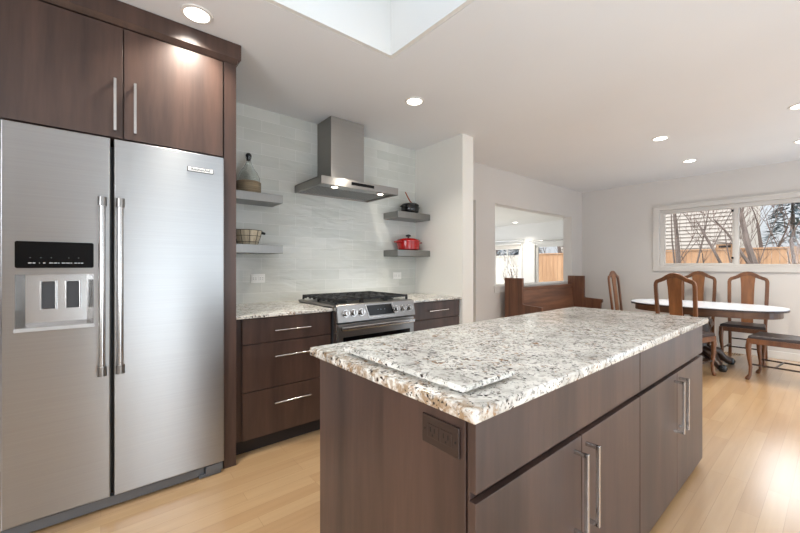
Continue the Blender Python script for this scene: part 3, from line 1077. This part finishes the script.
def island_unit(label, x0, x1, near):
    c = thing('island_cabinet', label, 'cabinet', ((x0 + x1)/2, 0.93, 0), 'island cabinets under the granite top')
    fx0 = x0 + (0.002 if near else 0.0025)
    fx1 = x1 - 0.0025
    obj('body', box(B(), x0 + (0.022 if near else 0.0005), x1 - 0.0005, IY0 + 0.021, IY1, 0.035, IT0 - 0.001, 0.001), M['cab'], c)
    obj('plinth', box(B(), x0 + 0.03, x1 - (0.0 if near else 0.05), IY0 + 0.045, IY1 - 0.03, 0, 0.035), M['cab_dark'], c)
    if near:
        obj('end_panel', box(B(), x0, x0 + 0.021, IY0 + 0.030, IY1 + 0.012, 0.0, IT0 - 0.001, 0.002), M['cab'], c)
        obj('corner_strip', box(B(), x0 + 0.004, x0 + 0.021, IY0 + 0.0205, IY0 + 0.027, 0.0, IT0 - 0.001, 0.001), M['cab'], c)
    obj('drawer_front', box(B(), fx0, fx1, IY0, IY0 + 0.0195, 0.698, 0.876, 0.0015), M['cab'], c)
    mid = (x0 + x1)/2
    ga, gb = (mid - 0.05, mid + 0.05)
    dl = obj('door', box(B(), fx0, mid - 0.002, IY0, IY0 + 0.0195, 0.034, 0.676, 0.0015), M['cab'], c)
    bar_handle_v(dl, mid - 0.052, IY0, 0.378, 0.645, 0.045, 0.006)
    dr = obj('door', box(B(), mid + 0.002, fx1, IY0, IY0 + 0.0195, 0.034, 0.676, 0.0015), M['cab'], c)
    bar_handle_v(dr, mid + 0.032, IY0, 0.378, 0.645, 0.045, 0.006)
    return c


island_unit('dark wood island cabinet nearest the camera with the outlet on its end', 0.68, 1.790, True)
island_unit('dark wood island cabinet at the end nearest the dining table', 1.792, 2.915, False)
bm = B()
box(bm, 0.645, 2.930, 0.518, 1.350, IT0, IT1, 0.005, 3)
tag(obj('island_countertop', bm, M['granite'], None, True), 'large speckled granite slab on top of the island', 'countertop')
bm = B()
prism(bm, [(0.690, 0.590), (0.915, 0.590), (0.915, 1.165), (0.690, 1.165)], 'Z', IT1 + 0.011, IT1 + 0.026)
es = [e for e in bm.edges]
bmesh.ops.bevel(bm, geom=es, offset=0.003, segments=2, affect='EDGES')
gb_ = thing('granite_board', 'granite serving board lying flat on the island top', 'board', (0.80, 0.88, IT1))
obj('slab', bm, M['granite'], gb_)
for x in (0.72, 0.885):
    for y in (0.62, 1.135):
        obj('foot', lathe(B(), [(0.01, IT1), (0.01, IT1 + 0.0115)], (x, y, 0), 12), M['black'], gb_)

io = thing('power_outlet', 'dark bronze double outlet on the end panel of the island', 'outlet', (0.68, 0.655, 0.766))
ix = 0.68
bm = B()
box(bm, ix - 0.007, ix, 0.590, 0.721, 0.766, 0.842, 0.002)
obj('plate', bm, M['brown_plate'], io)
for cy in (0.632, 0.679):
    s = obj('socket', box(B(), ix - 0.0085, ix - 0.006, cy - 0.021, cy + 0.021, 0.786, 0.822, 0.0015), M['brown_plate'], io)
    bm = B()
    box(bm, ix - 0.0092, ix - 0.008, cy - 0.009, cy - 0.006, 0.802, 0.814)
    box(bm, ix - 0.0092, ix - 0.008, cy + 0.006, cy + 0.009, 0.802, 0.814)
    box(bm, ix - 0.0092, ix - 0.008, cy - 0.002, cy + 0.002, 0.792, 0.797)
    obj('slot', bm, M['slot'], s)
for cy in (0.601, 0.710):
    obj('screw', lathe(B(), [(0.003, -0.0082), (0.003, -0.006)], (ix, cy, 0.804), 10, 'X'), M['slot'], io)


# ------------------------------------------------------------------ dining chairs
def chair_back_x(z):
    if z > 0.46:
        return -0.195 - 0.075*((z - 0.46)/0.7)
    return -0.195 - 0.035*((0.46 - z)/0.46)


def make_chair(label):
    t = thing('dining_chair', label, 'chair', (0, 0, 0), 'oak dining chairs round the table')
    D = (1, 0, 0.11)
    for s in (-1, 1):
        pts = [(chair_back_x(z), s*y, z) for z, y in ((0.0, 0.175), (0.15, 0.172), (0.3, 0.172), (0.46, 0.174), (0.62, 0.178), (0.80, 0.182), (0.95, 0.185), (1.02, 0.186), (1.045, 0.181), (1.064, 0.168))]
        obj('rear_post', sweep(B(), pts, [(0.017, 0.019)]*4 + [(0.019, 0.014)]*5 + [(0.021, 0.013)], D), M['oak'], t, True)
        # cabriole front leg: knee out, ankle in, pad foot
        x, y = 0.195, s*0.195
        obj('leg', tube(B(), [(x, y, 0.44), (x + 0.008, y + s*0.006, 0.36), (x + 0.004, y + s*0.004, 0.26), (x - 0.008, y - s*0.004, 0.14), (x - 0.004, y, 0.055), (x + 0.012, y + s*0.006, 0.022), (x + 0.020, y + s*0.008, 0.002)],
                        [0.024, 0.025, 0.021, 0.016, 0.014, 0.021, 0.018], 10), M['oak'], t, True)
        obj('side_stretcher', tube(B(), [(-0.205, s*0.172, 0.17), (0.185, s*0.190, 0.17)], 0.0095, 8), M['darkoak'], t, True)
    pts = [(chair_back_x(z) - 0.002, y, z) for y, z in ((-0.172, 1.061), (-0.14, 1.074), (-0.105, 1.090), (-0.07, 1.113), (-0.035, 1.131), (0, 1.137),
                                                        (0.035, 1.131), (0.07, 1.113), (0.105, 1.090), (0.14, 1.074), (0.172, 1.061))]
    obj('crest_rail', sweep(B(), pts, [(0.021, 0.013), (0.021, 0.013), (0.022, 0.013), (0.024, 0.014), (0.026, 0.014), (0.026, 0.014), (0.026, 0.014), (0.024, 0.014), (0.022, 0.013), (0.021, 0.013), (0.021, 0.013)], D), M['oak'], t, True)
    pts = [(chair_back_x(z) + 0.004, 0, z) for z in (0.46, 0.6, 0.75, 0.9, 1.0, 1.08, 1.125)]
    bm = B()
    ring = []
    for (x, _, z), hw in zip(pts, (0.058, 0.060, 0.062, 0.064, 0.067, 0.074, 0.070)):
        ring.append([bm.verts.new((x + dx, dy, z)) for dx, dy in ((-0.006, -hw), (0.006, -hw), (0.006, hw), (-0.006, hw))])
    for a, b in zip(ring, ring[1:]):
        for k in range(4):
            bm.faces.new((a[k], a[(k + 1) % 4], b[(k + 1) % 4], b[k]))
    bm.faces.new(ring[0])
    bm.faces.new(ring[-1][::-1])
    obj('splat', bm, M['splat'], t)
    bm = B()
    prism(bm, [(-0.205, -0.185), (0.215, -0.222), (0.215, 0.222), (-0.205, 0.185)], 'Z', 0.395, 0.452)
    bmesh.ops.bevel(bm, geom=list(bm.edges), offset=0.006, segments=2, affect='EDGES')
    obj('seat_frame', bm, M['oak'], t)
    bm = B()
    prism(bm, [(-0.195, -0.175), (0.205, -0.212), (0.205, 0.212), (-0.195, 0.175)], 'Z', 0.452, 0.486)
    bmesh.ops.bevel(bm, geom=[e for e in bm.edges if all(v.co.z > 0.47 for v in e.verts)], offset=0.022, segments=4, profile=0.6, affect='EDGES')
    obj('seat_cushion', bm, M['seat'], t, True)
    obj('cross_stretcher', tube(B(), [(0.0, -0.18, 0.17), (0.0, 0.18, 0.17)], 0.009, 8), M['darkoak'], t, True)
    obj('rear_stretcher', tube(B(), [(-0.215, -0.172, 0.25), (-0.215, 0.172, 0.25)], 0.009, 8), M['darkoak'], t, True)
    return t


chair = make_chair('oak dining chair with its back to the kitchen on the near side of the table')
spots = [(5.16, 1.125, -8, None),
         (6.555, 1.32, 180, 'oak dining chair by the far wall half hidden behind the nearer chair'),
         (6.465, 0.78, 180, 'oak dining chair by the far wall whose splat back is seen in full'),
         (5.625, 0.405, 84, 'oak dining chair at the right end of the table cut off by the picture edge'),
         (6.22, 2.00, -90, 'oak dining chair seen edge on beyond the left end of the table')]
for i, (x, y, a, lab) in enumerate(spots):
    o = chair if i == 0 else dup(chair)
    o.location = (x, y, 0)
    o.rotation_euler = (0, 0, math.radians(a))
    if lab:
        o['label'] = lab

# ------------------------------------------------------------------ dining table
TX, TY, TZ = 5.93, 1.117, 0.752
tb = thing('dining_table', 'oval dining table with a white top and dark wood apron', 'table', (TX, TY, 0))


def oval(a, b, n=56, p=2.5):
    out = []
    for k in range(n):
        t_ = 2*PI*k/n
        c_, s_ = math.cos(t_), math.sin(t_)
        out.append((TX + a*math.copysign(abs(c_)**(2/p), c_), TY + b*math.copysign(abs(s_)**(2/p), s_)))
    return out


obj('tabletop', prism(B(), oval(0.477, 0.769), 'Z', TZ - 0.010, TZ), M['tabletop'], tb)
obj('table_edge', prism(B(), oval(0.480, 0.772), 'Z', TZ - 0.030, TZ - 0.0105), M['darkoak'], tb)
obj('apron', prism(B(), oval(0.435, 0.722), 'Z', TZ - 0.105, TZ - 0.0305), M['apron'], tb)
obj('pedestal', lathe(B(), [(0.13, 0.06), (0.15, 0.10), (0.10, 0.16), (0.065, 0.24), (0.085, 0.36), (0.10, 0.46), (0.07, 0.56), (0.13, 0.645)], (TX - 0.08, TY - 0.0, 0), 24), M['darkoak'], tb, True)
for k in range(4):
    a = PI/4 + k*PI/2
    cx, cy = math.cos(a), math.sin(a)
    x0, y0 = TX - 0.08, TY
    ft = obj('foot', tube(B(), [(x0 + cx*0.08, y0 + cy*0.08, 0.20), (x0 + cx*0.2, y0 + cy*0.2, 0.17), (x0 + cx*0.27, y0 + cy*0.27, 0.09), (x0 + cx*0.33, y0 + cy*0.33, 0.05), (x0 + cx*0.37, y0 + cy*0.37, 0.045)],
                          [0.05, 0.05, 0.042, 0.043, 0.030], 10), M['darkoak'], tb, True)
    obj('claw', lathe(B(), [(0.0001, 0.0), (0.032, 0.006), (0.045, 0.04), (0.035, 0.075), (0.0001, 0.085)], (x0 + cx*0.36, y0 + cy*0.36, 0), 14), M['black'], ft, True)

# ------------------------------------------------------------------ church pew under the pass-through
pw = thing('pew', 'dark walnut church pew standing under the pass through opening', 'bench', (5.3, 2.72, 0))
for x, nm in ((4.37, 'end_panel'), (6.23, 'end_panel')):
    bm = B()
    prof = [(2.985, 0.0), (2.985, 1.072), (2.715, 1.072), (2.715, 0.735), (2.705, 0.720), (2.69, 0.715), (2.44, 0.700), (2.43, 0.695), (2.425, 0.66), (2.45, 0.63), (2.46, 0.40), (2.43, 0.06), (2.43, 0.0)]
    prism(bm, prof, 'X', x, x + 0.045)
    obj('end_panel', bm, M['pew'], pw)
obj('back_board', prism(B(), [(2.86, 0.42), (2.885, 0.42), (2.955, 0.925), (2.925, 0.925)], 'X', 4.415, 6.23), M['pewh'], pw)
obj('back_rail', box(B(), 4.415, 6.23, 2.905, 2.965, 0.888, 0.932, 0.006), M['pewh'], pw)
obj('seat', box(B(), 4.415, 6.23, 2.46, 2.885, 0.415, 0.45, 0.008), M['pewh'], pw)
obj('seat_rail', box(B(), 4.415, 6.23, 2.50, 2.53, 0.30, 0.415, 0.004), M['pewh'], pw)

# floor register below the window
bm = B()
box(bm, 6.80, 6.90, 0.86, 1.16, 0.0005, 0.006, 0.001)
rgst = thing('floor_register', 'beige slotted heating register in the floor by the far wall', 'vent', (6.85, 1.01, 0))
obj('frame', bm, M['register'], rgst)
bm = B()
for k in range(11):
    box(bm, 6.815, 6.885, 0.875 + k*0.025, 0.885 + k*0.025, 0.0055, 0.0066)
obj('slots', bm, M['slot'], rgst)

# ------------------------------------------------------------------ recessed ceiling lights
lt = thing('ceiling_light', 'round recessed ceiling light above the refrigerator cabinet', 'ceiling light', (0, 0, CZ), 'recessed ceiling lights')
bm = B()
lathe(bm, [(0.080, -0.0005), (0.078, -0.006), (0.062, -0.008), (0.060, -0.0005)], (0, 0, CZ), 32)
obj('trim_ring', bm, M['white'], lt, True)
obj('lens', lathe(B(), [(0.0605, -0.0006), (0.0605, -0.005), (0.0001, -0.006)], (0, 0, CZ), 32), M['lens'], lt, True)
ll = bpy.data.lights.new('downlight', 'AREA')
ll.shape = 'DISK'
ll.size = 0.12
ll.energy = DOWNLIGHT_W
ll.color = (0.96, 0.90, 0.80)
ll.spread = math.radians(120)
lo_ = bpy.data.objects.new('downlight', ll)
COL.objects.link(lo_)
lo_.parent = lt
lo_.location = (0, 0, -0.009)
cl_spots = [(0.404, 2.223, None),
            (2.011, 2.246, 'round recessed ceiling light between skylight and range hood'),
            (4.63, 1.22, 'round recessed ceiling light nearest the skylight over the dining area, left column'),
            (5.915, 1.235, 'round recessed ceiling light over the dining table nearest the far wall'),
            (4.61, 0.205, 'recessed ceiling light cut by the right picture edge, the upper of two'),
            (5.92, 0.245, 'recessed ceiling light cut by the right picture edge, the lower of two')]
for i, (x, y, lab) in enumerate(cl_spots):
    o = lt if i == 0 else dup(lt)
    o.location = (x, y, CZ)
    if lab:
        o['label'] = lab
o = dup(lt)
o.location = (8.45, 5.45, SC)
o['label'] = 'recessed ceiling light in the sunroom seen through the pass through'

# ------------------------------------------------------------------ sunroom fittings
for nm, lab, y0, y1, z in (('curtain_rod', 'white curtain rod above the gridded sunroom window', 5.48, 7.0, 1.945),
                           ('curtain_rod', 'thin curtain rod above the sunroom glass door', 3.9, 5.33, 1.895)):
    r = thing(nm, lab, 'curtain rod', (SX - 0.07, (y0 + y1)/2, z))
    obj('rod', tube(B(), [(SX - 0.07, y0, z), (SX - 0.07, y1, z)], 0.012, 10), M['bar'], r, True)
    for y in (y0 + 0.06, y1 - 0.06):
        obj('bracket', box(B(), SX - 0.08, SX, y - 0.01, y + 0.01, z - 0.014, z + 0.014, 0.002), M['white'], r)
rs = thing('roller_shade', 'pale rolled down shade at the top of the gridded sunroom window', 'shade', (SX - 0.03, 6.25, 1.70))
obj('cloth', box(B(), SX - 0.034, SX - 0.028, 5.62, 6.88, 1.715, 1.845), M['shade'], rs)
obj('hem_bar', tube(B(), [(SX - 0.031, 5.62, 1.712), (SX - 0.031, 6.88, 1.712)], 0.008, 8), M['white'], rs)
obj('roller', tube(B(), [(SX - 0.045, 5.60, 1.85), (SX - 0.045, 6.90, 1.85)], 0.022, 12), M['white'], rs, True)

# ------------------------------------------------------------------ outdoors
GZ = -0.35
struct('ground', box(B(), 9.3, 45, -30, 45, GZ - 0.2, GZ), M['grass'])


def fence(name, label, y0, y1, x, top, mat):
    f = thing(name, label, 'fence', (x, (y0 + y1)/2, GZ))
    bm = B()
    y = y0
    rnd = random.Random(3)
    while y < y1:
        w = 0.14
        box(bm, x, x + 0.02, y, y + w - 0.006, GZ + 0.02, top - rnd.random()*0.01)
        y += w
    obj('boards', bm, mat, f)
    obj('cap_rail', box(B(), x - 0.03, x + 0.06, y0, y1, top, top + 0.035), mat, f)
    obj('rear_rail', box(B(), x + 0.02, x + 0.06, y0, y1, 0.6, 0.7), mat, f)
    k = 0
    y = y0 + 0.3
    while y < y1:
        obj('post', box(B(), x + 0.02, x + 0.11, y - 0.045, y + 0.045, GZ, top), mat, f)
        y += 2.4
    return f


fence('wooden_fence', 'cedar board fence with flat cap rail behind the window', -4.0, 7.25, 12.5, 1.655, M['fence'])
fence('wooden_fence', 'pale board fence behind the gridded sunroom window', 7.35, 14.0, 12.8, 1.62, M['palefence'])  # this stretch gets a paler board colour

hs = thing('house', 'cream lap sided house beyond the cedar fence', 'house', (17.5, 6.0, GZ))
bm = B()
z = GZ
while z < 6.0:
    bm2 = [(16.0, z), (15.95, z), (15.995, z + 0.13), (16.0, z + 0.13)]
    lo = [bm.verts.new((p[0], 2.15, p[1])) for p in bm2]
    hi = [bm.verts.new((p[0], 8.0, p[1])) for p in bm2]
    bm.faces.new(lo)
    bm.faces.new(hi[::-1])
    for i in range(4):
        bm.faces.new((lo[i], hi[i], hi[(i + 1) % 4], lo[(i + 1) % 4]))
    z += 0.13
box(bm, 16.0, 22.0, 2.16, 7.99, GZ, 6.0)
obj('siding_wall', bm, M['siding'], hs)
obj('corner_board', box(B(), 15.95, 16.1, 2.06, 2.16, GZ, 6.0), M['white'], hs)
obj('roof', prism(B(), [(1.7, 5.95), (8.5, 5.95), (5.1, 8.2)], 'X', 15.4, 22.4), M['roofing'], hs)

nb = thing('nest_box', 'small brown wooden box with dark opening on the fence top', 'box', (12.52, 1.93, 1.69))
obj('box', box(B(), 12.46, 12.60, 1.72, 2.06, 1.69, 1.80, 0.004), M['fence'], nb)
obj('lid', prism(B(), [(1.68, 1.79), (2.12, 1.87), (2.12, 1.89), (1.68, 1.81)], 'X', 12.42, 12.64), M['bark'], nb)
obj('opening', box(B(), 12.456, 12.461, 1.76, 2.0, 1.71, 1.77), M['slot'], nb)


def branch(bm, p, d, L, r, depth, rnd, twig, bend=0.18):
    pts, rad = [p.copy()], [r]
    n = 4
    for k in range(n):
        d = (d + Vector((rnd.uniform(-1, 1), rnd.uniform(-1, 1), rnd.uniform(-0.6, 0.8)))*bend).normalized()
        p = p + d*(L/n)
        pts.append(p.copy())
        rad.append(max(r*(1 - 0.6*(k + 1)/n), 0.0022))
    tube(bm if depth > 1 else twig, pts, rad, 6 if depth > 1 else 4)
    if depth == 0:
        return
    kids = 3 if depth > 1 else 5
    for k in range(kids):
        i = rnd.randint(1, n)
        az = rnd.uniform(0, 2*PI)
        up = rnd.uniform(0.6, 1.7)
        nd = (Vector((math.cos(az), math.sin(az), up)) + d*0.9).normalized()
        branch(bm, pts[i], nd, L*rnd.uniform(0.45, 0.72), max(rad[i]*0.5, 0.004), depth - 1, rnd, twig, bend*1.1)


def bare_tree(label, x, y, stems, seed, h=1.6, depth=3):
    rnd = random.Random(seed)
    t = thing('bare_tree', label, 'tree', (x, y, GZ), 'bare trees outside the windows')
    wood_, twig_ = B(), B()
    for (dx, dy, lean, r) in stems:
        branch(wood_, Vector((x + dx, y + dy, GZ)), Vector((rnd.uniform(-0.05, 0.05), lean, 1)).normalized(), h, r, depth, rnd, twig_, 0.10)
    obj('trunk', wood_, M['bark'], t)
    obj('twigs', twig_, M['twig'], t)


bare_tree('bare forked tree in front of the cream siding, seen in the left window sash', 10.9, 2.60, [(0, -0.15, 0.0, 0.085), (0.05, -0.05, 0.06, 0.03), (0, -0.25, -0.10, 0.03)], 12, 3.0)
bare_tree('thick bare tree in the middle of the right window sash', 10.6, 0.92, [(0, 0, 0.02, 0.11), (0, -0.22, -0.25, 0.05), (0, 0.25, 0.25, 0.05)], 5, 2.8)
bare_tree('slender bare tree near the right edge of the window', 11.2, 0.35, [(0, 0, 0.1, 0.07), (0, 0.3, 0.3, 0.045)], 23, 2.2)
bare_tree('bare shrub behind the mullion of the long window', 11.6, 1.95, [(0, 0, -0.1, 0.035), (0, -0.2, -0.35, 0.03), (0, 0.1, 0.15, 0.03)], 31, 1.9, 3)
bare_tree('bare tree at the far right beyond the fence', 14.0, 0.6, [(0, 0, 0.0, 0.12), (0, 0.5, 0.15, 0.08)], 41, 2.8)
bare_tree('small bare tree outside the gridded sunroom window', 11.2, 7.2, [(0, 0, 0.05, 0.05), (0, 0.1, -0.2, 0.03)], 52, 1.5)
bare_tree('bare tree behind the fence outside the sunroom glass door', 14.6, 7.0, [(0, 0, 0.05, 0.14), (0, 0.4, 0.2, 0.08)], 61, 2.6)


def evergreen(label, x, y, h, r, seed):
    rnd = random.Random(seed)
    t = thing('evergreen_tree', label, 'tree', (x, y, GZ), 'evergreen trees in the distance')
    obj('trunk', tube(B(), [(x, y, GZ), (x, y, GZ + h*0.9)], [0.18, 0.05], 8), M['bark'], t)
    bm = B()
    for k in range(700):
        f = rnd.random()**0.8
        z = GZ + 0.3 + f*(h - 0.3)
        rr = r*(1 - f*0.85)*math.sqrt(rnd.uniform(0.25, 1))
        a = rnd.uniform(0, 2*PI)
        c = Vector((x + rr*math.cos(a), y + rr*math.sin(a), z))
        d = Vector((math.cos(a), math.sin(a), rnd.uniform(-0.5, 0.2))).normalized()
        s = d.cross(Vector((0, 0, 1))).normalized()
        L, w = rnd.uniform(0.25, 0.5), rnd.uniform(0.06, 0.13)
        up = s.cross(d)*0.03
        vs = [bm.verts.new(c + d*L), bm.verts.new(c + s*w + up), bm.verts.new(c - d*0.1), bm.verts.new(c - s*w + up)]
        bm.faces.new(vs)
    o = obj('foliage', bm, M['needles'], t)


evergreen('grey green evergreen tree furthest right in the long window', 19.5, -0.5, 4.5, 1.9, 1)
evergreen('grey green evergreen tree beside the corner of the cream house', 25.5, 1.4, 5.2, 1.7, 2)
evergreen('evergreen tree beyond the fence outside the sunroom door', 15.4, 9.4, 3.2, 1.3, 3)
evergreen('evergreen tree behind the pale fence outside the gridded window', 18.5, 13.2, 4.5, 2.2, 4)
